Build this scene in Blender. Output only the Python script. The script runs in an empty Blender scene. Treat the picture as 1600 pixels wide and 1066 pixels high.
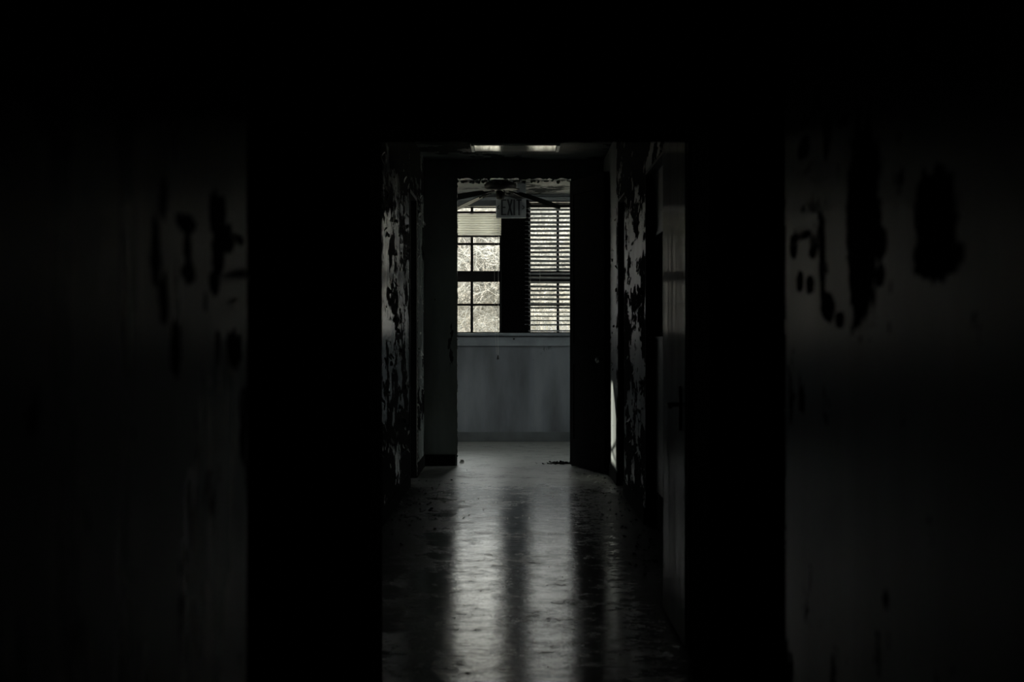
import bpy, bmesh, math, random
from mathutils import Vector, Matrix
S = bpy.context.scene
C = S.collection
R = math.radians

# ------------------------------------------------------------------ camera
cam_d = bpy.data.cameras.new('camera')
cam = bpy.data.objects.new('camera', cam_d); C.objects.link(cam)
cam.location = (0, 0, 1.243); cam.rotation_euler = (R(90), 0, 0)
cam_d.sensor_width = 36; cam_d.lens = 57.35
cam_d.shift_x = -3/1600; cam_d.shift_y = -3/1600
cam_d.clip_end = 500
cam_d.dof.use_dof = True; cam_d.dof.focus_distance = 19.0; cam_d.dof.aperture_fstop = 4.5
S.camera = cam
# ------------------------------------------------------------------ world, sun, exposure
W = bpy.data.worlds.new('overcast_sky'); S.world = W; W.use_nodes = True
wt = W.node_tree; bg = wt.nodes['Background']
# overcast: creamy haze at the horizon, brighter and bluer towards the zenith
_tc = wt.nodes.new('ShaderNodeTexCoord'); _sp = wt.nodes.new('ShaderNodeSeparateXYZ'); wt.links.new(_tc.outputs['Generated'], _sp.inputs[0])
_mc = wt.nodes.new('ShaderNodeMapRange'); _mc.interpolation_type = 'SMOOTHSTEP'; wt.links.new(_sp.outputs[2], _mc.inputs[0])
_mc.inputs[1].default_value = .085; _mc.inputs[2].default_value = .45
_mx = wt.nodes.new('ShaderNodeMix'); _mx.data_type = 'RGBA'; wt.links.new(_mc.outputs[0], _mx.inputs['Factor'])
_mx.inputs['A'].default_value = (1.04, 1.06, 1.03, 1); _mx.inputs['B'].default_value = (7.2, 7.6, 7.4, 1)
wt.links.new(_mx.outputs['Result'], bg.inputs[0]); bg.inputs[1].default_value = 1.0
sun_d = bpy.data.lights.new('sun', 'SUN'); sun_d.energy = 16.0; sun_d.angle = R(.6); sun_d.color = (1, .88, .74)
sun = bpy.data.objects.new('sun', sun_d); C.objects.link(sun)
SUN_DIR = Vector((1, .17, -.22)).normalized()
sun.rotation_euler = SUN_DIR.to_track_quat('-Z', 'Y').to_euler(); sun.location = (-8, 13, 6)
S.view_settings.view_transform = 'Standard'; S.view_settings.look = 'None'
S.view_settings.gamma = 1; S.view_settings.exposure = 0; S.view_settings.use_curve_mapping = False
S.cycles.max_bounces = 12; S.cycles.diffuse_bounces = 6; S.cycles.glossy_bounces = 6
S.cycles.transparent_max_bounces = 24
S.cycles.caustics_reflective = True; S.cycles.use_denoising = True
S.cycles.sample_clamp_indirect = 4
def portal(x0, x1, z0, z1, y):
    l = bpy.data.lights.new('daylight_portal', 'AREA'); l.shape = 'RECTANGLE'; l.size = x1-x0; l.size_y = z1-z0
    l.cycles.is_portal = True
    o = bpy.data.objects.new('daylight_portal', l); C.objects.link(o)
    o.location = ((x0+x1)/2, y, (z0+z1)/2); o.rotation_euler = (R(-90), 0, 0)
portal(-1.22, -.155, 1.32, 2.87, 19.99); portal(.179, 1.25, 1.32, 2.92, 19.99)
for sx in (-1, 1):
    portal(-1, 1, 1.1, 2.85, 19.99); o = C.objects[-1]
    o.location = (sx*3.1, 17.9, 1.975); o.rotation_euler = (0, R(90)*sx, 0)
    o.data.size = 1.75; o.data.size_y = 2.2

# ------------------------------------------------------------------ geometry helpers
F = 2549.0
def box(bm, x0, x1, y0, y1, z0, z1):
    v = [bm.verts.new(p) for p in ((x0,y0,z0),(x1,y0,z0),(x1,y1,z0),(x0,y1,z0),(x0,y0,z1),(x1,y0,z1),(x1,y1,z1),(x0,y1,z1))]
    for f in ((3,2,1,0),(4,5,6,7),(0,1,5,4),(1,2,6,5),(2,3,7,6),(3,0,4,7)): bm.faces.new([v[i] for i in f])
def obox(bm, c, half, mat3):
    vs = []
    for sz in (-1,1):
        for sx, sy in ((-1,-1),(1,-1),(1,1),(-1,1)):
            vs.append(bm.verts.new(Vector(c) + mat3 @ Vector((sx*half[0], sy*half[1], sz*half[2]))))
    for f in ((3,2,1,0),(4,5,6,7),(0,1,5,4),(1,2,6,5),(2,3,7,6),(3,0,4,7)): bm.faces.new([vs[i] for i in f])
def lathe(bm, prof, c=(0,0,0), n=28):
    rings = []
    for r, z in prof:
        rings.append([bm.verts.new((c[0]+r*math.cos(2*math.pi*i/n), c[1]+r*math.sin(2*math.pi*i/n), c[2]+z)) for i in range(n)])
    for a, b in zip(rings, rings[1:]):
        for i in range(n): bm.faces.new((a[i], a[(i+1)%n], b[(i+1)%n], b[i]))
    bm.faces.new(rings[0]); bm.faces.new(rings[-1])
def tube(bm, pts, rad, n=6):
    rings = []
    for i, p in enumerate(pts):
        p = Vector(p); a = Vector(pts[max(i-1,0)]); b = Vector(pts[min(i+1,len(pts)-1)])
        d = (b-a).normalized(); u = d.orthogonal().normalized(); w = d.cross(u)
        r = rad[i] if isinstance(rad, (list, tuple)) else rad
        rings.append([bm.verts.new(p + u*r*math.cos(2*math.pi*k/n) + w*r*math.sin(2*math.pi*k/n)) for k in range(n)])
    for a, b in zip(rings, rings[1:]):
        for i in range(n): bm.faces.new((a[i], a[(i+1)%n], b[(i+1)%n], b[i]))
    bm.faces.new(rings[0]); bm.faces.new(rings[-1])
def obj(name, bm, mat, parent=None, bevel=0, smooth=False):
    bmesh.ops.recalc_face_normals(bm, faces=bm.faces[:])
    me = bpy.data.meshes.new(name); bm.to_mesh(me); bm.free(); me.materials.append(mat)
    if smooth:
        for p in me.polygons: p.use_smooth = True
    o = bpy.data.objects.new(name, me); C.objects.link(o)
    if parent:
        o.parent = parent; o.matrix_parent_inverse = Matrix.Identity(4)
        o.location = -Vector(parent.location) if not parent.rotation_euler.z else o.location
    if bevel:
        m = o.modifiers.new('bevel', 'BEVEL'); m.width = bevel; m.segments = 2; m.limit_method = 'ANGLE'
    return o
def empty(name, loc):
    o = bpy.data.objects.new(name, None); o.location = loc; o.empty_display_size = .1; C.objects.link(o); return o
def tag(o, label=None, cat=None, group=None, kind=None):
    if label: o['label'] = label
    if cat: o['category'] = cat
    if group: o['group'] = group
    if kind: o['kind'] = kind
    return o
def boxes(name, bs, mat, parent=None, bevel=0):
    bm = bmesh.new()
    for b in bs: box(bm, *b)
    return obj(name, bm, mat, parent, bevel)
def struct(name, bs, mat, bevel=0):
    return tag(boxes(name, bs, mat, None, bevel), kind='structure')

# ------------------------------------------------------------------ materials
def nt(name):
    m = bpy.data.materials.new(name); m.use_nodes = True
    t = m.node_tree; return m, t, t.nodes['Principled BSDF']
def N(t, typ, **kw):
    n = t.nodes.new(typ)
    for k, v in kw.items():
        if k.startswith('i_'): n.inputs[k[2:].replace('_', ' ')].default_value = v
        elif k.startswith('n_'): n.inputs[int(k[2:])].default_value = v
        else: setattr(n, k, v)
    return n
def L(t, a, b): t.links.new(a, b)
def math_(t, op, a, b=None, c=None):
    n = t.nodes.new('ShaderNodeMath'); n.operation = op
    for i, v in enumerate((a, b, c)):
        if v is None: continue
        if isinstance(v, (int, float)): n.inputs[i].default_value = v
        else: L(t, v, n.inputs[i])
    return n.outputs[0]
def noise(t, co, scale, sx=1, sy=1, sz=1, detail=5, rough=.55, loc=(0,0,0)):
    mp = N(t, 'ShaderNodeMapping'); mp.inputs['Scale'].default_value = (sx, sy, sz); mp.inputs['Location'].default_value = loc
    L(t, co, mp.inputs[0])
    n = N(t, 'ShaderNodeTexNoise'); n.inputs['Scale'].default_value = scale; n.inputs['Detail'].default_value = detail
    n.inputs['Roughness'].default_value = rough
    L(t, mp.outputs[0], n.inputs[0]); return n.outputs[0]
def ramp(t, v, stops):
    r = N(t, 'ShaderNodeValToRGB'); e = r.color_ramp.elements
    while len(e) < len(stops): e.new(.5)
    for el, (p, c) in zip(e, stops):
        el.position = p; el.color = (c, c, c, 1) if isinstance(c, (int, float)) else (*c, 1)
    L(t, v, r.inputs[0]); return r.outputs[0]
def plain(name, col, rough=.6, metal=0, spec=.5, var=.25, vs=6, bump=0):
    m, t, p = nt(name)
    tc = N(t, 'ShaderNodeTexCoord').outputs['Object']
    n = noise(t, tc, vs)
    c = ramp(t, n, [(.25, tuple(x*(1-var) for x in col)), (.75, tuple(min(1, x*(1+var)) for x in col))])
    L(t, c, p.inputs['Base Color']); p.inputs['Roughness'].default_value = rough; p.inputs['Metallic'].default_value = metal
    p.inputs['Specular IOR Level'].default_value = spec
    if bump:
        b = N(t, 'ShaderNodeBump'); b.inputs['Strength'].default_value = bump; b.inputs['Distance'].default_value = .01
        L(t, noise(t, tc, vs*6), b.inputs['Height']); L(t, b.outputs[0], p.inputs['Normal'])
    return m
def peeling(name, paint, under, level, rough=.28, patches=(), pw=(9, 1.1), scale=3.0, stretch=.35, wob=1.0, spec=.55, zones=()):
    """glossy old paint with flaked-off areas; level = how much is gone (threshold on noise)"""
    m, t, p = nt(name)
    tc = N(t, 'ShaderNodeTexCoord').outputs['Object']
    sep = N(t, 'ShaderNodeSeparateXYZ'); L(t, tc, sep.inputs[0])
    big = noise(t, tc, .9, 1, 1, .6, 2)
    mid = noise(t, tc, scale, 1, 1, stretch, 7, .62)
    fin = noise(t, tc, scale*5, 1, 1, stretch, 4, .6)
    v = math_(t, 'ADD', math_(t, 'MULTIPLY', mid, .72), math_(t, 'ADD', math_(t, 'MULTIPLY', big, .2*wob), math_(t, 'MULTIPLY', fin, .12)))
    v = math_(t, 'ADD', v, -.02)
    for (ax, a0, a1, amt) in zones:     # heavier or lighter wear over a stretch of the wall
        s = sep.outputs['XYZ'.index(ax)]
        mr = N(t, 'ShaderNodeMapRange', interpolation_type='SMOOTHSTEP'); L(t, s, mr.inputs[0])
        mr.inputs[1].default_value = a0; mr.inputs[2].default_value = a1; mr.inputs[3].default_value = 0; mr.inputs[4].default_value = amt
        v = math_(t, 'ADD', v, mr.outputs[0])
    mask = math_(t, 'LESS_THAN', v, level)
    wn = math_(t, 'MULTIPLY', math_(t, 'SUBTRACT', noise(t, tc, pw[0], 1, 1, .7, detail=6, rough=.7), .5), pw[1])
    for (cy, cz, ry, rz) in patches:    # bare patches with a shape of their own
        dy = math_(t, 'POWER', math_(t, 'ABSOLUTE', math_(t, 'DIVIDE', math_(t, 'SUBTRACT', sep.outputs[1], cy), ry)), 2)
        dz = math_(t, 'POWER', math_(t, 'ABSOLUTE', math_(t, 'DIVIDE', math_(t, 'SUBTRACT', sep.outputs[2], cz), rz)), 2)
        d = math_(t, 'ADD', math_(t, 'SQRT', math_(t, 'ADD', dy, dz)), wn)
        mask = math_(t, 'MAXIMUM', mask, math_(t, 'LESS_THAN', d, 1.0))
    stain = ramp(t, noise(t, tc, 2.3, 1, 1, .25, 5), [(.35, tuple(x*.4 for x in paint)), (.65, paint)])
    undc = ramp(t, noise(t, tc, 14), [(.3, tuple(x*.5 for x in under)), (.75, under)])
    mx = N(t, 'ShaderNodeMix', data_type='RGBA'); L(t, mask, mx.inputs['Factor']); L(t, stain, mx.inputs['A']); L(t, undc, mx.inputs['B'])
    L(t, mx.outputs['Result'], p.inputs['Base Color'])
    rr = math_(t, 'ADD', math_(t, 'MULTIPLY', mask, .62), math_(t, 'ADD', rough-.1, math_(t, 'MULTIPLY', noise(t, tc, 5, 1, 1, .3), .2)))
    L(t, rr, p.inputs['Roughness'])
    L(t, math_(t, 'SUBTRACT', spec, math_(t, 'MULTIPLY', mask, spec-.02)), p.inputs['Specular IOR Level'])
    b = N(t, 'ShaderNodeBump'); b.inputs['Strength'].default_value = .5; b.inputs['Distance'].default_value = .004
    h = math_(t, 'ADD', math_(t, 'MULTIPLY', math_(t, 'SUBTRACT', 1.0, mask), .6), math_(t, 'MULTIPLY', fin, .5))
    L(t, h, b.inputs['Height']); L(t, b.outputs[0], p.inputs['Normal'])
    return m

PAINT = (.18, .27, .29)
UNDER = (.010, .011, .012)
def stain(wx, px, py, rx, ry):      # bare patch on a wall at x = wx: (y, z, radius along wall, radius up)
    D = abs(wx)*2549/abs(px-803)
    return (D, 1.243-(py-530)*D/2549, D*rx/abs(px-803), ry*D/2549)
NL, NR = -.47, .60
LP = [stain(NL,*q) for q in ((290,350,16,16),(292,385,6,26),(293,425,11,18),(338,330,14,30),(352,372,16,22),(340,400,10,34),(335,440,8,20),(366,545,12,32),(340,540,5,30),(300,60,7,12),(322,82,10,10),(374,375,6,9),(255,310,6,40),(243,400,9,50),(256,470,8,40),(275,545,9,40))]
RP = [stain(NR,*q) for q in ((1348,350,27,170),(1462,400,38,42),(1461,330,34,70),(1240,385,6,22),(1271,385,6,20),(1256,368,13,6),(1250,440,6,16),(1266,445,7,16),(1292,215,6,40),(1318,188,8,10),(1256,230,10,18),(1285,400,5,70),(1294,480,11,24),(1312,500,8,14),(1376,380,10,26),(1376,430,8,18))]
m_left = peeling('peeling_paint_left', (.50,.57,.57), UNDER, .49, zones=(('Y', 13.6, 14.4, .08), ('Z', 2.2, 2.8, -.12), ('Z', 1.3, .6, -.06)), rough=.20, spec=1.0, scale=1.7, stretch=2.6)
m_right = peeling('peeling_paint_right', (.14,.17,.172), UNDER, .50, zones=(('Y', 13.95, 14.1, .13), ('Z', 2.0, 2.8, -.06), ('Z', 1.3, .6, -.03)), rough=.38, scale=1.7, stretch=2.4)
m_nearl = peeling('near_wall_paint', PAINT, UNDER, .41, patches=LP, pw=(22, 2.4), rough=.29, spec=1.0, scale=6, stretch=.7)
m_nearr = peeling('near_wall_paint', PAINT, UNDER, .40, patches=RP, pw=(22, 1.5), rough=.31, spec=1.0, scale=6, stretch=.7)
m_jog, t, p = nt('old_gloss_paint')      # dull paint under a thin worn varnish, rubbed in vertical streaks
tc = N(t, 'ShaderNodeTexCoord').outputs['Object']
st = noise(t, tc, 9, 1, 1, .06, 3); sp = noise(t, tc, 4, 1, 1, .5, 5)
L(t, ramp(t, sp, [(.35, (.02,.026,.028)), (.65, (.055,.068,.072))]), p.inputs['Base Color'])
p.inputs['Roughness'].default_value = .6; p.inputs['Specular IOR Level'].default_value = .12
L(t, math_(t, 'MULTIPLY', ramp(t, st, [(.38, .1), (.62, 1.0)]), .12), p.inputs['Coat Weight']); p.inputs['Coat Roughness'].default_value = .13
m_end = peeling('end_wall_paint', (.24,.27,.27), (.05,.055,.055), .38, rough=.6)
m_room = peeling('sunroom_paint', (.22,.25,.28), (.22,.25,.27), .37, rough=.55)
m_ceil = peeling('ceiling_paint', (.09,.108,.108), (.03,.036,.036), .47, rough=.7, spec=.22, scale=2.2, stretch=1)
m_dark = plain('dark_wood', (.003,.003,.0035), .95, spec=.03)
m_frame = plain('black_painted_steel', (.012,.012,.013), .5, spec=.3)
m_trim = plain('grey_trim_paint', (.26,.30,.33), .5)
m_base = plain('vinyl_baseboard', (.10,.115,.12), .5)
m_basedk = plain('black_baseboard', (.008,.009,.009), .9, spec=.04)
m_metal = plain('dull_metal', (.25,.26,.27), .35, metal=1)
m_fan = plain('fan_enamel', (.004,.004,.004), .5, spec=.2)
m_blade = plain('fan_blade_veneer', (.012,.013,.013), .5, spec=.2)
m_sign = plain('sign_housing', (.38,.42,.46), .45)
m_letter = plain('sign_lettering', (.04,.045,.055), .6)
m_chip = plain('paint_flake', (.45,.48,.46), .5, var=.4, vs=3)
m_plank = plain('grey_planks', (.2,.19,.17), .8)
m_bark = plain('pale_bark', (.29,.285,.265), .9, vs=3)
m_ground = plain('dry_grass', (.45,.42,.34), 1, vs=.5)
m_cord = plain('white_cord', (.5,.5,.48), .6)
m_vision = plain('grimy_glass', (.006,.006,.006), .75, spec=.15)

m_doorp = plain('pale_door_paint', (.20,.24,.25), .45, spec=.6)
# floor: worn sealed concrete, semi gloss with dull dirty patches
m_floor, t, p = nt('worn_floor')
tc = N(t, 'ShaderNodeTexCoord').outputs['Object']
n1 = noise(t, tc, 1.6, detail=6, rough=.6); n2 = noise(t, tc, 5.5, detail=9, rough=.72); n3 = noise(t, tc, 26, detail=6, rough=.75)
n4 = noise(t, tc, 75, detail=4, rough=.8)
sp = N(t, 'ShaderNodeSeparateXYZ'); L(t, tc, sp.inputs[0])
def mrange(v, a0, a1, b0, b1):
    m = N(t, 'ShaderNodeMapRange', interpolation_type='SMOOTHSTEP'); L(t, v, m.inputs[0])
    for i, q in enumerate((a0, a1, b0, b1)): m.inputs[i+1].default_value = q
    return m.outputs[0]
edge = mrange(math_(t, 'ABSOLUTE', math_(t, 'ADD', sp.outputs[0], math_(t, 'MULTIPLY', math_(t, 'SUBTRACT', n1, .5), .5))), .36, .80, 0, 1)   # darker and duller towards the walls
far = mrange(sp.outputs[1], 11.5, 15.0, 0, 1)                        # paler and duller towards the far room
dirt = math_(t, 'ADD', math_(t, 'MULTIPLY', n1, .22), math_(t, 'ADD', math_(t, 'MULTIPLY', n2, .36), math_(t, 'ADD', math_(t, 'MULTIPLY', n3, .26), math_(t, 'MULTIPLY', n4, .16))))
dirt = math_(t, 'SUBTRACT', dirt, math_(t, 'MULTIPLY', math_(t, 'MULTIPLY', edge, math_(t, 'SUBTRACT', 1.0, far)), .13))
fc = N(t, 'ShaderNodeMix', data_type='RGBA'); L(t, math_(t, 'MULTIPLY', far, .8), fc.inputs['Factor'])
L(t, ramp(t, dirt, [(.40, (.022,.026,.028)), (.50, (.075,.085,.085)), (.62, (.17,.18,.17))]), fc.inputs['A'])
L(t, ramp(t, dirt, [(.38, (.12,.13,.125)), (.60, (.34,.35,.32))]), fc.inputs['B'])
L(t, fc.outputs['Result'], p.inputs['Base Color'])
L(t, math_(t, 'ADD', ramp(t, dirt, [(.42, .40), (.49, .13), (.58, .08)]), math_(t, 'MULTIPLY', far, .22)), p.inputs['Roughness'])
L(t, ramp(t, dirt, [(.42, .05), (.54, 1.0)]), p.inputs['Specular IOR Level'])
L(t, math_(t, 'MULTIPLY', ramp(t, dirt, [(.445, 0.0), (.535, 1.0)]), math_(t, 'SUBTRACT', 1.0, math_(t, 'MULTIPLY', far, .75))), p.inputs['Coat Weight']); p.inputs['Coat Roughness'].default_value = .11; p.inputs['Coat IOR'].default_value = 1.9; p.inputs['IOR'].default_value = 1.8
b = N(t, 'ShaderNodeBump'); r1 = noise(t, tc, 7, .42, 1, 1, 6, .6, (3,1,0)); r2 = noise(t, tc, 30, .45, 1, 1, 5, .65)   # trowel ripples running across the corridor
b.inputs['Strength'].default_value = .5; b.inputs['Distance'].default_value = .005
L(t, math_(t, 'ADD', math_(t, 'MULTIPLY', r1, 1.0), math_(t, 'ADD', math_(t, 'MULTIPLY', r2, .42), math_(t, 'MULTIPLY', n3, .09))), b.inputs['Height']); L(t, b.outputs[0], p.inputs['Normal']); L(t, b.outputs[0], p.inputs['Coat Normal'])

# window glass
m_glass = bpy.data.materials.new('window_glass'); m_glass.use_nodes = True; t = m_glass.node_tree
t.nodes.remove(t.nodes['Principled BSDF'])
tr = N(t, 'ShaderNodeBsdfTransparent'); tr.inputs[0].default_value = (.93,.93,.925,1)
gl = N(t, 'ShaderNodeBsdfGlossy'); gl.inputs['Roughness'].default_value = .08
fr = N(t, 'ShaderNodeFresnel'); mx = N(t, 'ShaderNodeMixShader')
L(t, fr.outputs[0], mx.inputs[0]); L(t, tr.outputs[0], mx.inputs[1]); L(t, gl.outputs[0], mx.inputs[2]); L(t, mx.outputs[0], t.nodes['Material Output'].inputs[0])
def translucent(name, col, amt):
    m, t, p = nt(name)
    p.inputs['Base Color'].default_value = (*col, 1); p.inputs['Roughness'].default_value = .5
    tl = N(t, 'ShaderNodeBsdfTranslucent'); tl.inputs[0].default_value = (*col, 1)
    tcn = N(t, 'ShaderNodeTexCoord').outputs['Object']
    L(t, ramp(t, noise(t, tcn, 5), [(.3, tuple(x*.8 for x in col)), (.7, col)]), p.inputs['Base Color'])
    ms = N(t, 'ShaderNodeMixShader'); ms.inputs[0].default_value = amt
    L(t, p.outputs[0], ms.inputs[1]); L(t, tl.outputs[0], ms.inputs[2]); L(t, ms.outputs[0], t.nodes['Material Output'].inputs[0])
    return m
m_slat = translucent('blind_slat_grey', (.30,.32,.33), .25)
m_slat2 = translucent('blind_slat_cream', (.66,.65,.57), .62)
m_diff = plain('lamp_lens', (.6,.63,.62), .12, spec=.9, var=.05)

# ------------------------------------------------------------------ shell
H = 3.0
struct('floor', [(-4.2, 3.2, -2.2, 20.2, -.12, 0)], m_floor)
struct('ceiling', [(-4.2, 3.2, -2.2, 20.2, H, H+.12)], m_ceil)
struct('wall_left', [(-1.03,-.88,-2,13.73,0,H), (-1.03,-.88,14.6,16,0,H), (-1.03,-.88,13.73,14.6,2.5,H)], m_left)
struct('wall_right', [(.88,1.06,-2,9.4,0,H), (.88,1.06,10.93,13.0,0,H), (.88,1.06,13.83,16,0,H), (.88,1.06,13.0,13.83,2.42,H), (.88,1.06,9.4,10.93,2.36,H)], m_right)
struct('wall_near_left', [(-.88,NL,-2,2.87,0,H)], m_nearl)
struct('wall_near_right', [(NR,.88,-2,3.60,0,H)], m_nearr)
struct('wall_back', [(-1.03,1.06,-2.12,-2,0,H)], m_end)
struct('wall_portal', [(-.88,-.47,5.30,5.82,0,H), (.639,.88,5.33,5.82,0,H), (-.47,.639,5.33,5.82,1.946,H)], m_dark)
struct('wall_right_thick', [(.70,.88,5.82,7.55,0,H)], m_jog)
struct('wall_end', [(-3,-.559,16,16.16,0,H), (.565,3,16,16.16,0,H), (-.559,.565,16,16.16,2.825,H)], m_end)
for nm, xa, xb in (('wall_sunroom_left', -3.12, -3), ('wall_sunroom_right', 3, 3.12)):
    struct(nm, [(xa,xb,16,16.8,0,H), (xa,xb,19.0,20,0,H), (xa,xb,16.8,19.0,0,1.1), (xa,xb,16.8,19.0,2.85,H)], m_room)
WX = (-1.22, -.155, .179, 1.25)     # window openings
struct('wall_far', [(-3,WX[0],19.8,20,0,H), (WX[3],3,19.8,20,0,H), (WX[1],WX[2],19.8,20,1.30,H), (WX[0],WX[1],19.8,20,2.865,H), (WX[2],WX[3],19.8,20,2.915,H), (WX[0],WX[1],19.8,20,0,1.30), (WX[2],WX[3],19.8,20,0,1.30), (WX[1],WX[2],19.8,20,0,1.30)], m_room)
# side room behind the left doorway
struct('wall_side_room', [(-4.12,-4,12,13.2,0,H), (-4.12,-4,13.95,16,0,H), (-4.12,-4,13.2,13.95,0,1.22), (-4.12,-4,13.2,13.95,1.95,H), (-4.12,-1.03,11.9,12,0,H), (-4.0,-3.0,16,16.1,0,H)], m_end)

# baseboards and trim
struct('baseboard_far', [(-3,3,19.77,19.8,0,.117)], m_base, .004)
struct('baseboard_left', [(-.88,-.868,5.82,13.73,0,.11), (-.88,-.868,14.6,16,0,.11)], m_basedk)
struct('baseboard_right', [(.868,.88,7.56,9.4,0,.11), (.868,.88,10.93,13.0,0,.11), (.868,.88,13.83,14.9,0,.11)], m_basedk)
struct('baseboard_end', [(-.868,-.575,15.985,16,0,.11)], m_basedk)
struct('trim_1', [(WX[0]-.15,WX[3]+.15,19.735,19.86,1.283,1.318)], m_trim, .006)         # window stool
struct('trim_2', [(WX[0]-.12,WX[3]+.12,19.775,19.8,1.16,1.268)], m_trim, .003)           # apron board
struct('trim_3', [(WX[1]+.002,WX[2]-.002,19.745,19.8,1.318,2.93)], m_dark, .003)        # dark post between windows
struct('trim_4', [(WX[0]-.1,WX[3]+.1,19.765,19.8,2.93,2.965)], m_trim, .003)             # head moulding
b_ = bmesh.new(); lathe(b_, [(.010,0),(.012,.004),(.006,.010)], n=12); bolt = obj('bolt_head', b_, m_frame)
bolt.rotation_euler = (R(90),0,0); bolt.location = (0.0, 19.775, 1.245)
tag(bolt, 'small dark bolt head in the grey board below the windows', 'bolt')
# steel angle on the corner of the end-wall opening, ragged plaster
def ragged_edge(name, a, bb, inward, seed, amp, parent=None):
    """broken plaster lip along an opening edge from a to bb, teeth pointing inward"""
    rnd = random.Random(seed); bm = bmesh.new()
    a = Vector(a); bb = Vector(bb); inw = Vector(inward); n = int((bb-a).length/.012); prev = None; lv = 0
    for i in range(n+1):
        lv = .7*lv + rnd.uniform(-.5, 1)*amp*.5
        d = max(0, lv) + (rnd.random() < .08)*amp*rnd.random()*1.6
        q = a.lerp(bb, i/n)
        ring = [bm.verts.new(q + Vector((0,0,0)) - inw*.004), bm.verts.new(q + inw*d), bm.verts.new(q + inw*d*.8 + Vector((0,.05,0))), bm.verts.new(q + Vector((0,.16,0)) - inw*.004)]
        if prev:
            for k in range(3): bm.faces.new((prev[k], prev[k+1], ring[k+1], ring[k]))
        prev = ring
    return tag(obj(name, bm, m_end, parent), kind='structure')
ragged_edge('trim_5', (-.559,16.0,0), (-.559,16.0,2.825), (1,0,0), 3, .010)
ragged_edge('trim_6', (.565,16.0,0), (.565,16.0,2.825), (-1,0,0), 5, .008)
ragged_edge('trim_7', (-.559,16.0,2.825), (.565,16.0,2.825), (0,0,-1), 8, .022)

# ------------------------------------------------------------------ doors
def make_door(name, loc):
    o = empty(name, loc); tag(o, kind='structure'); return o
# door in the right wall, glazed with a narrow panel
d1 = make_door('door_1', (.965, 10.15, 0))
boxes('door_leaf', [(.94,.985,9.42,10.19,.005,2.34), (.94,.985,10.79,10.915,.005,2.34), (.94,.985,10.19,10.79,.005,1.26), (.94,.985,10.19,10.79,1.92,2.34)], m_doorp, d1)
boxes('vision_panel', [(.972,.978,10.19,10.79,1.26,1.92)], m_vision, d1)
boxes('panel_frame', [(.932,.94,10.17,10.19,1.24,1.94), (.932,.94,10.79,10.805,1.24,1.94), (.932,.94,10.19,10.79,1.24,1.26), (.932,.94,10.19,10.79,1.92,1.94)], m_trim, d1)
boxes('kick_plate', [(.934,.94,9.45,10.9,.01,.24)], m_basedk, d1)
boxes('door_frame', [(.881,.94,10.915,10.929,0,2.35), (.881,.94,9.401,9.42,0,2.35), (.881,.94,9.401,10.929,2.342,2.358)], m_frame, d1)
# far door in the right wall
d2 = make_door('door_2', (.955, 13.4, 0))
boxes('door_leaf', [(.93,.975,13.02,13.81,.005,2.40)], m_dark, d2)
boxes('door_frame', [(.881,.93,13.81,13.828,0,2.41), (.881,.93,13.002,13.02,0,2.41), (.881,.93,13.002,13.828,2.402,2.418)], m_frame, d2)
# near door, flush in the thickened wall, lever handle
d3 = make_door('door_3', (.69, 7.0, 0))
boxes('door_leaf', [(.682,.70,6.5,7.47,.01,2.08)], m_jog, d3, .002)
bm = bmesh.new(); box(bm, .674,.682,6.66,6.70,.87,1.05); tube(bm, [(.68,6.68,.975),(.635,6.68,.975),(.630,6.67,.975),(.630,6.57,.972)], .009, 8)
obj('door_handle', bm, m_frame, d3)
boxes('door_frame', [(.688,.70,7.47,7.53,0,2.14), (.688,.70,6.44,6.5,0,2.14), (.688,.70,6.5,7.47,2.08,2.14)], m_jog, d3)
# tall door of the end opening, swung back towards the right wall
h0 = Vector((.572, 15.96)); h1 = Vector((.855, 14.96)); dv = (h1-h0); dl = dv.length; dv.normalize(); ang = math.atan2(dv.y, dv.x)
d4 = make_door('door_4', (h0.x, h0.y, 0)); d4.rotation_euler.z = ang
def part4(name, bs, mat, bevel=0):
    o = boxes(name, bs, mat, None, bevel); o.parent = d4; return o
part4('door_leaf', [(0,dl,-.018,.018,.02,2.78)], m_dark)
part4('stile', [(.0,.11,-.026,-.018,.02,2.78), (dl-.11,dl,-.026,-.018,.02,2.78)], m_dark)
part4('rail', [(.11,dl-.11,-.026,-.018,.02,.28), (.11,dl-.11,-.026,-.018,2.64,2.78), (.11,dl-.11,-.026,-.018,1.0,1.2)], m_dark)
bm = bmesh.new(); lathe(bm, [(.010,0),(.010,.03),(.026,.035),(.028,.055),(.015,.066)], n=16)
k = obj('door_knob', bm, m_metal, None, smooth=True); k.parent = d4; k.location = (dl-.055, -.026, 1.05); k.rotation_euler = (R(90),0,0)
# frame of the left doorway
d5 = make_door('door_5', (-.95, 14.16, 0))
boxes('door_frame', [(-1.02,-.872,14.58,14.61,0,2.51), (-1.02,-.872,13.715,13.745,0,2.51), (-1.02,-.872,13.745,14.58,2.48,2.51)], m_frame, d5)
bm = bmesh.new(); zz = [.02+.021*i for i in range(118)]
tube(bm, [(-.871,14.615,z) for z in zz], [.0035 if i%2 else .0085 for i in range(118)], 8); obj('corner_bead', bm, m_chip, d5)
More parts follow.
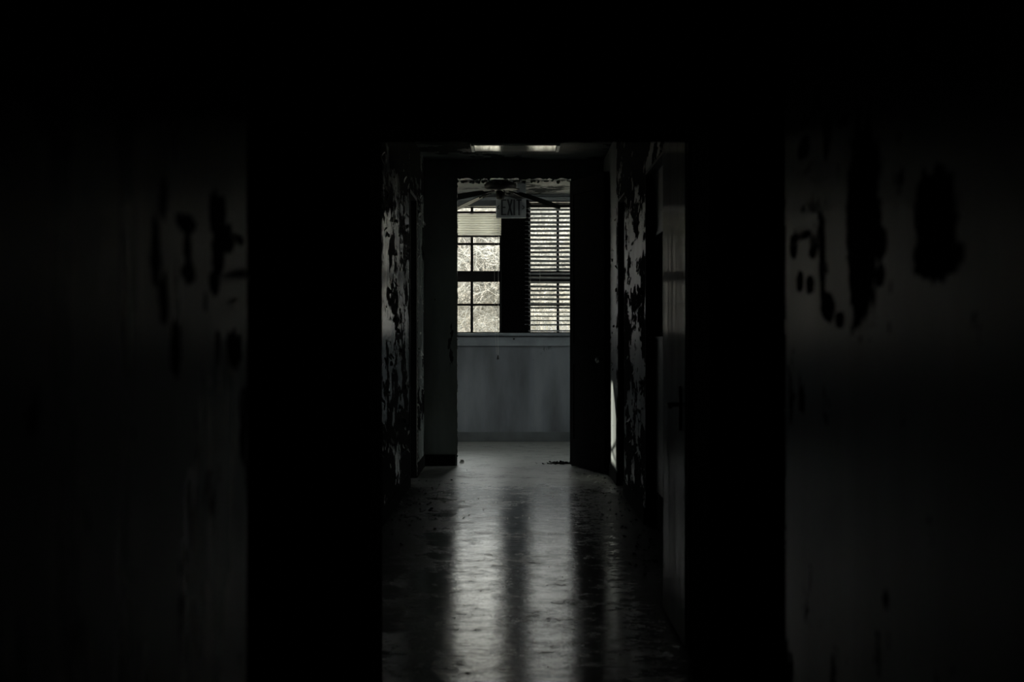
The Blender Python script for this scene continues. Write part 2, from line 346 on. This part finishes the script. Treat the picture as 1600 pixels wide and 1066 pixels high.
# unseen planks added over the side-room window to shape the sun patch
def plank(cy, cz, ang, ln, wd, label):
    bm = bmesh.new(); obox(bm, (0,0,0), (.011, ln/2, wd/2), Matrix.Identity(3))
    o = obj('sun_shaping_plank', bm, m_plank, None, .002); o.location = (-3.985, cy, cz); o.rotation_euler = (R(ang), 0, 0)
    tag(o, label, 'plank'); return o
plank(13.50, 1.93, 32, 1.0, .22, 'wide plank added slantwise over top of side room window to shape the sun patch')
plank(13.55, 1.365, -9, 1.0, .045, 'narrow batten added across the lower side room window to break the sun patch')
plank(13.58, 1.29, 6, 1.0, .03, 'thin batten added lowest on the side room window to break the sun patch')
# ------------------------------------------------------------------ windows
def sash(name, win, x0, x1, z0, z1, y, vx, hz, rail):
    bs = [(x0,x1,y-.02,y+.02,z0,z0+rail[0]), (x0,x1,y-.02,y+.02,z1-rail[1],z1), (x0,x0+.012,y-.02,y+.02,z0,z1), (x1-.012,x1,y-.02,y+.02,z0,z1)]
    for v in vx: bs.append((v-.016,v+.016,y-.014,y+.014,z0,z1))
    for h in hz: bs.append((x0,x1,y-.0139,y+.0139,h-.014,h+.014))
    s = boxes(name, bs, m_frame, win)
    g = boxes('pane', [(x0+.005,x1-.005,y-.002,y+.002,z0+.01,z1-.01)], m_glass); g.parent = s
    g.location = (0,0,0)
    return s
w1 = tag(empty('window_1', (-.69, 19.9, 1.30)), kind='structure')
w2 = tag(empty('window_2', (.71, 19.9, 1.30)), kind='structure')
for w, x0, x1, top, vx in ((w1, WX[0], WX[1], 2.865, (-.513, -.87)), (w2, WX[2], WX[3], 2.915, (.536, .895))):
    boxes('window_frame', [(x0,x0+.01,19.80,19.985,1.30,top), (x1-.01,x1,19.80,19.985,1.30,top), (x0,x1,19.80,19.985,top-.008,top), (x0,x1,19.86,19.985,1.30,1.318)], m_frame, w)
    sash('lower_sash', w, x0+.01, x1-.01, 1.318, 2.02, 19.90, vx, (1.662,), (.012, .08))
    sash('upper_sash', w, x0+.01, x1-.01, 1.95, top-.008, 19.945, vx, (2.405,), (.125, .012))

for nm, x in (('added_window_3', -3.06), ('added_window_4', 3.06)):  # unseen side windows, added to bring more daylight into the far room
    w = tag(empty(nm, (x, 17.9, 1.1)), kind='structure')
    bs = [(x-.03,x+.03,16.8,16.84,1.1,2.85), (x-.03,x+.03,18.96,19,1.1,2.85), (x-.03,x+.03,16.8,19,1.1,1.14), (x-.03,x+.03,16.8,19,2.81,2.85), (x-.025,x+.025,16.84,18.96,1.96,2.02)]
    bs += [(x-.02,x+.02,y-.016,y+.016,1.14,2.81) for y in (17.35, 17.9, 18.45)]
    boxes('window_frame', bs, m_frame, w); boxes('pane', [(x-.003,x+.003,16.83,18.97,1.13,2.82)], m_glass, w)
# ------------------------------------------------------------------ blinds
def blind_left():
    b = empty('window_blind', (-.66, 19.79, 2.70))
    tag(b, 'half raised cream blind with closed slats on the left window', 'window blind')
    x0, x1 = -1.25, -.125
    boxes('headrail', [(x0,x1,19.755,19.795,2.765,2.792)], m_frame, b)
    rnd = random.Random(4)
    for i in range(9):
        z = 2.755 - i*.0285
        bm = bmesh.new(); pv = None
        for (yy, zz) in ((19.768,.0165),(19.779,.011),(19.784,.002),(19.781,-.008),(19.772,-.0165)):
            r_ = [bm.verts.new((x0, yy, z-.012+zz)), bm.verts.new((x1, yy, z-.012+zz))]
            if pv: bm.faces.new((pv[0],pv[1],r_[1],r_[0]))
            pv = r_
        obj('slat', bm, m_slat2, b)
    boxes('bottom_rail', [(x0,x1,19.76,19.785,2.478,2.498)], m_frame, b)
    bm = bmesh.new(); tube(bm, [(-.19,19.75,2.77),(-.188,19.748,2.0),(-.192,19.72,1.33),(-.192,19.722,1.04)], .0022, 5)
    cd = obj('pull_cord', bm, m_cord, b)
    bm = bmesh.new(); lathe(bm, [(.004,.03),(.013,0),(.015,-.02),(.004,-.024)], (-.192,19.722,1.02), 10)
    o = obj('tassel', bm, m_frame); o.parent = cd
    bm = bmesh.new(); tube(bm, [(-.235,19.75,2.77),(-.236,19.748,1.9),(-.23,19.72,1.33),(-.21,19.722,1.06)], .0015, 5)
    obj('pull_cord', bm, m_cord, b)
blind_left()
def blind_right():
    b = empty('window_blind', (.73, 19.79, 2.9))
    tag(b, 'fully lowered grey slatted blind on the right window', 'window blind')
    x0, x1 = .132, 1.30
    boxes('headrail', [(x0,x1,19.735,19.785,2.835,2.878)], m_frame, b)
    rnd = random.Random(9); z = 2.812; i = 0
    while z > 1.375:
        bm = bmesh.new(); n = 14; prev = None; sag = rnd.uniform(-.004,.004); tilt = -R((29 if z > 1.60 else 17)+rnd.uniform(-3,3)); yaw = rnd.uniform(-.003,.003)
        for k in range(n+1):
            f = k/n; x = x0+(x1-x0)*f; dz = sag*math.sin(math.pi*f)+yaw*(f-.5)+rnd.uniform(-.0006,.0006)
            ring = []
            for (u, crown) in ((-.025,0),(0,.003),(.025,0)):
                ring.append(bm.verts.new((x, 19.76+u*math.cos(tilt), z+dz+u*math.sin(tilt)*1+crown)))
            if prev:
                bm.faces.new((prev[0],prev[1],ring[1],ring[0])); bm.faces.new((prev[1],prev[2],ring[2],ring[1]))
            prev = ring
        o = obj('slat', bm, m_slat, b)
        md = o.modifiers.new('thickness', 'SOLIDIFY'); md.thickness = .0022
        z -= .0517; i += 1
    boxes('bottom_rail', [(x0,x1,19.745,19.775,1.335,1.352)], m_slat, b)
    for x in (.20, .315, .74, 1.2):
        bm = bmesh.new(); tube(bm, [(x,19.733,2.84),(x,19.733,1.34)], .0016, 5); obj('ladder_cord', bm, m_cord, b)
blind_right()

# ------------------------------------------------------------------ ceiling fan
FX, FY = -.147, 17.8
fan = tag(empty('ceiling_fan', (FX, FY, H)), 'black ceiling fan with drooping blades hanging in the far room', 'ceiling fan')
bm = bmesh.new(); lathe(bm, [(.07,0),(.09,-.03),(.15,-.05),(.178,-.07),(.178,-.11),(.14,-.135),(.06,-.14)], (FX,FY,H), 32); obj('motor_housing', bm, m_fan, fan, smooth=True)
bm = bmesh.new(); lathe(bm, [(.05,-.135),(.05,-.20),(.045,-.225),(.02,-.235)], (FX,FY,H), 24); obj('hub_cap', bm, m_fan, fan, smooth=True)
for i in range(5):
    az = R(72*i - 4); ca, sa = math.cos(az), math.sin(az)
    droop = (.165, .02, .15, .10, .02)[i]; pitch = (-.42, .05, .10, .40, .05)[i]
    bm = bmesh.new()
    def P(u, v, dz=0):
        z = H-.150 - droop*(max(0,u-.12)/.5)**1.15 + dz - pitch*v
        return (FX+ca*u-sa*v, FY+sa*u+ca*v, z)
    prof = [(.20,.040),(.23,.052),(.30,.060),(.40,.066),(.50,.068),(.58,.066),(.63,.055),(.655,.032)]
    top = [[bm.verts.new(P(u, s*w, .004)) for s in (-1,-.5,0,.5,1)] for u, w in prof]
    bot = [[bm.verts.new(P(u, s*w, -.004)) for s in (-1,-.5,0,.5,1)] for u, w in prof]
    for a in range(len(prof)-1):
        for c in range(4):
            bm.faces.new((top[a][c],top[a+1][c],top[a+1][c+1],top[a][c+1])); bm.faces.new((bot[a][c],bot[a][c+1],bot[a+1][c+1],bot[a+1][c]))
        for c in (0,4): bm.faces.new((top[a][c],bot[a][c],bot[a+1][c],top[a+1][c]))
    for a in (0,-1):
        for c in range(4): bm.faces.new((top[a][c],top[a][c+1],bot[a][c+1],bot[a][c]))
    bl = obj('blade', bm, m_blade, fan)
    bm = bmesh.new()
    tube(bm, [P(.08,0,.010),P(.15,0,-.004),P(.22,.02,-.008),P(.28,.03,-.008)], .009, 6); tube(bm, [P(.15,0,-.004),P(.22,-.02,-.008),P(.28,-.03,-.008)], .009, 6)
    br = obj('blade_bracket', bm, m_fan); br.parent = bl

# ------------------------------------------------------------------ exit sign
sg = tag(empty('exit_sign', (-.03, 18.4, H)), 'grey hanging EXIT sign with arrows behind the ceiling fan', 'sign')
boxes('housing', [(-.202,.137,18.38,18.43,2.608,2.846)], m_sign, sg, .004)
boxes('canopy', [(.03,.135,18.36,18.45,2.885,2.9995)], m_trim, sg, .006)
bm = bmesh.new(); tube(bm, [(.08,18.405,2.887),(.08,18.405,2.845)], .01, 8); obj('stem', bm, m_metal, sg)
def bars(lst, y0=18.374, y1=18.381):
    bm = bmesh.new()
    for (xa, za, xb, zb, th) in lst:
        a = Vector((xa,0,za)); b2 = Vector((xb,0,zb)); d = b2-a; an = math.atan2(d.z, d.x)
        obox(bm, ((xa+xb)/2, (y0+y1)/2, (za+zb)/2), (d.length/2, (y1-y0)/2, th/2), Matrix.Rotation(-an, 3, 'Y'))
    return bm
z0, z1 = 2.638, 2.818; zm = (z0+z1)/2; th = .015
obj('letter_e', bars([(-.135,z0,-.135,z1,.02), (-.143,z1-.008,-.085,z1-.008,th), (-.143,zm,-.095,zm,th), (-.143,z0+.008,-.085,z0+.008,th)]), m_letter, sg)
obj('letter_x', bars([(-.07,z0,-.022,z1,.019), (-.07,z1,-.022,z0,.019)]), m_letter, sg)
obj('letter_i', bars([(.003,z0,.003,z1,.019)]), m_letter, sg)
obj('letter_t', bars([(.057,z0,.057,z1,.019), (.028,z1-.008,.086,z1-.008,th)]), m_letter, sg)
obj('arrow', bars([(.095,zm+.022,.118,zm,.010), (.095,zm-.022,.118,zm,.010)]), m_letter, sg)
obj('arrow', bars([(-.165,zm+.022,-.188,zm,.010), (-.165,zm-.022,-.188,zm,.010)]), m_letter, sg)

# ------------------------------------------------------------------ corridor ceiling: lamp and smoke detector
def at(px, py, D): return ((px-803)*D/F, D, 1.243-(py-530)*D/F)
fl = tag(empty('ceiling_light', (.01, 14.9, H)), 'narrow fluorescent ceiling light across the corridor before the end wall', 'ceiling light')
xa, xb = -.355, .38
boxes('tray', [(xa-.035,xb+.035,14.50,15.02,2.978,2.9995)], m_trim, fl, .002)
boxes('lens', [(xa,xb,14.54,14.98,2.968,2.980)], m_diff, fl, .003)
boxes('end_cap', [(xa-.03,xa-.004,14.52,15.0,2.962,2.979)], m_trim, fl, .002)
boxes('end_cap', [(xb+.004,xb+.03,14.52,15.0,2.962,2.979)], m_trim, fl, .002)

# ------------------------------------------------------------------ flaking paint and debris
def curl(bm, o, u, v, n, w, h, cur, rnd):
    """a thin curled flake: grows from o along v, curling out along n"""
    prev = None; K = 4
    for i in range(K+1):
        f = i/K; a = cur*f
        c = o + v*(h*math.sin(a)/max(cur,.01)) + n*(h*(1-math.cos(a))/max(cur,.01))
        ww = w*(.5+.5*math.sin(math.pi*(.2+.7*f)))*(1+rnd.uniform(-.2,.2))
        off = u*rnd.uniform(-.1,.1)*w
        r_ = [bm.verts.new(c-u*ww/2+off), bm.verts.new(c+u*ww/2+off)]
        if prev: bm.faces.new((prev[0],prev[1],r_[1],r_[0]))
        prev = r_
def wall_flakes(name, x, nx, spans, seed, wall):
    rnd = random.Random(seed); bm = bmesh.new(); n = Vector((nx,0,0))
    for (y0,y1,zz0,zz1,cnt,s) in spans:
        for _ in range(cnt):
            y = rnd.uniform(y0,y1); z = rnd.uniform(zz0,zz1); a = rnd.uniform(0,2*math.pi) if rnd.random()<.4 else rnd.gauss(-math.pi/2,.5)
            v = Vector((0,math.cos(a),math.sin(a))); u = v.cross(n)
            q = s*rnd.uniform(.4,1.3)
            curl(bm, Vector((x,y,z)), u, v, n, q, q*rnd.uniform(.8,1.8), rnd.uniform(.3,1.1), rnd)
    o = obj(name, bm, m_chip, bpy.data.objects[wall]); return tag(o, kind='stuff')
wall_flakes('peeling_paint', -.8805, 1, [(10.8,13.6,.3,2.5,170,.035), (14.7,15.9,.6,2.6,60,.03)], 1, 'wall_left')
wall_flakes('peeling_paint', .8805, -1, [(11.0,12.95,.3,2.3,90,.03), (13.9,14.9,.9,2.6,50,.03)], 2, 'wall_right')
wall_flakes('peeling_paint', NL-.0005+.001, 1, [(2.30,2.42,1.66,1.74,3,.02), (2.6,2.86,1.15,1.5,9,.02)], 6, 'wall_near_left')
wall_flakes('peeling_paint', NR-.0005, -1, [(2.72,2.85,1.66,1.74,4,.02), (3.2,3.5,1.45,1.85,16,.025)], 7, 'wall_near_right')
rnd = random.Random(12); bm = bmesh.new()
for _ in range(46):
    x = rnd.choice([rnd.uniform(-.55,-.1), rnd.uniform(-.55,.56)]); curl(bm, Vector((x,15.998,2.80)), Vector((1,0,0)), Vector((rnd.uniform(-.3,.3),-.3,-1)).normalized(), Vector((0,-1,0)), rnd.uniform(.01,.04), rnd.uniform(.01,.04), rnd.uniform(.2,1.4), rnd)
tag(obj('peeling_paint', bm, m_chip, bpy.data.objects['wall_end']), kind='stuff')
def litter(name, spots, seed, label, mat=None, smin=.006, smax=.022):
    rnd = random.Random(seed); bm = bmesh.new()
    for (cx, cy, sx, sy, cnt) in spots:
        for _ in range(cnt):
            x = rnd.gauss(cx,sx); y = rnd.gauss(cy,sy)
            if abs(x) > .85 and y < 16: x = math.copysign(.84, x)
            a = rnd.uniform(0,6.28); u = Vector((math.cos(a),math.sin(a),0)); q = rnd.uniform(smin,smax)
            curl(bm, Vector((x,y,.001)), u, u.cross(Vector((0,0,1))), Vector((0,0,1)), q, q*1.3, rnd.uniform(.1,1.3), rnd)
    return tag(obj(name, bm, mat or m_chip), label, 'debris', kind='stuff')
litter('paint_debris', [(-.72,12.2,.10,1.2,240), (-.5,11.9,.18,.5,40)], 21, 'scattered paint chips on floor along the left wall')
litter('paint_debris', [(.72,13.4,.09,1.5,200), (.74,9.0,.08,.9,120)], 22, 'scattered paint chips on floor along the right wall')
litter('paint_debris', [(0,14,.4,3,110), (0,9,.4,2,60)], 23, 'fine grit scattered across the middle of corridor floor', None, .003, .010)
m_rub = plain('dark_rubble', (.02,.02,.02), .9, spec=.1)
litter('rubble_heap', [(.49,16.28,.05,.06,150), (.40,16.3,.06,.05,30)], 24, 'small heap of dark rubble at right jamb of far opening', m_rub, .008, .032)
bm = bmesh.new(); rnd = random.Random(3); curl(bm, Vector((-.52,16.3,.002)), Vector((1,0,0)), Vector((0,1,.1)), Vector((0,0,1)), .05, .05, 1.4, rnd)
tag(obj('paint_chip', bm, m_cord), 'white curled chip on floor inside left jamb of far opening', 'paint chip')

# ------------------------------------------------------------------ outside: ground and bare thicket
g = tag(boxes('ground', [(-40,40,20.3,90,-.6,-.4)], m_ground), kind='structure')
g2 = tag(boxes('ground_2', [(-40,-4.3,-10,20.3,-.6,-.4)], m_ground), kind='structure')
def bare_tree(x, y, h, seed, label, spread=.5):
    rnd = random.Random(seed); V = []; Fc = []
    def seg(p, q, r0, r1, n):
        d = (q-p).normalized(); u = d.orthogonal().normalized(); w = d.cross(u); b0 = len(V)
        for c, r in ((p,r0),(q,r1)):
            for k in range(n): V.append(c+u*r*math.cos(2*math.pi*k/n)+w*r*math.sin(2*math.pi*k/n))
        for k in range(n): Fc.append((b0+k, b0+(k+1)%n, b0+n+(k+1)%n, b0+n+k))
    def grow(p, d, length, r, depth):
        n = 5; q = p
        for i in range(n):
            d = (d + Vector((rnd.gauss(0,.17),rnd.gauss(0,.17),rnd.gauss(.02,.14)))).normalized()
            e = q + d*length/n; r2 = r*.86
            seg(q, e, r, r2, 6 if depth == 0 else 3); q = e; r = r2
            if depth < 4 and (i > 0 or depth):
                for _ in range((3,2,2,1,1)[depth]):
                    if rnd.random() < (.9,.85,.8,.75)[depth]:
                        sd_ = (d*rnd.uniform(.3,.9) + Vector((rnd.gauss(0,1),rnd.gauss(0,1),rnd.gauss(.1,.6))).normalized()*rnd.uniform(.6,1)).normalized()
                        grow(q, sd_, length*rnd.uniform(.42,.66), max(r*.55,.012), depth+1)
    grow(Vector((x,y,-.42)), Vector((rnd.uniform(-.1,.1),rnd.uniform(-.1,.1),1)), h*.62, .03*h**.5, 0)
    me = bpy.data.meshes.new('bare_tree'); me.from_pydata(V, [], Fc); me.materials.append(m_bark)
    o = bpy.data.objects.new('bare_tree', me); C.objects.link(o)
    tag(o, label, 'tree', 'bare trees in the thicket outside the windows')
k = 0
for row, (y0, cnt) in enumerate(((52, 5), (66, 6), (80, 7))):
    for j in range(cnt):
        rr = random.Random(row*31+j)
        x = ((j+.5)/cnt-.5)*(y0*.13) + rr.uniform(-.4,.4)
        bare_tree(x, y0+rr.uniform(-2.5,2.5), (7.2,8.4,9.6)[row]*rr.uniform(.9,1.1), 40+k, 'bare leafless tree in the thicket behind the window panes'); k += 1
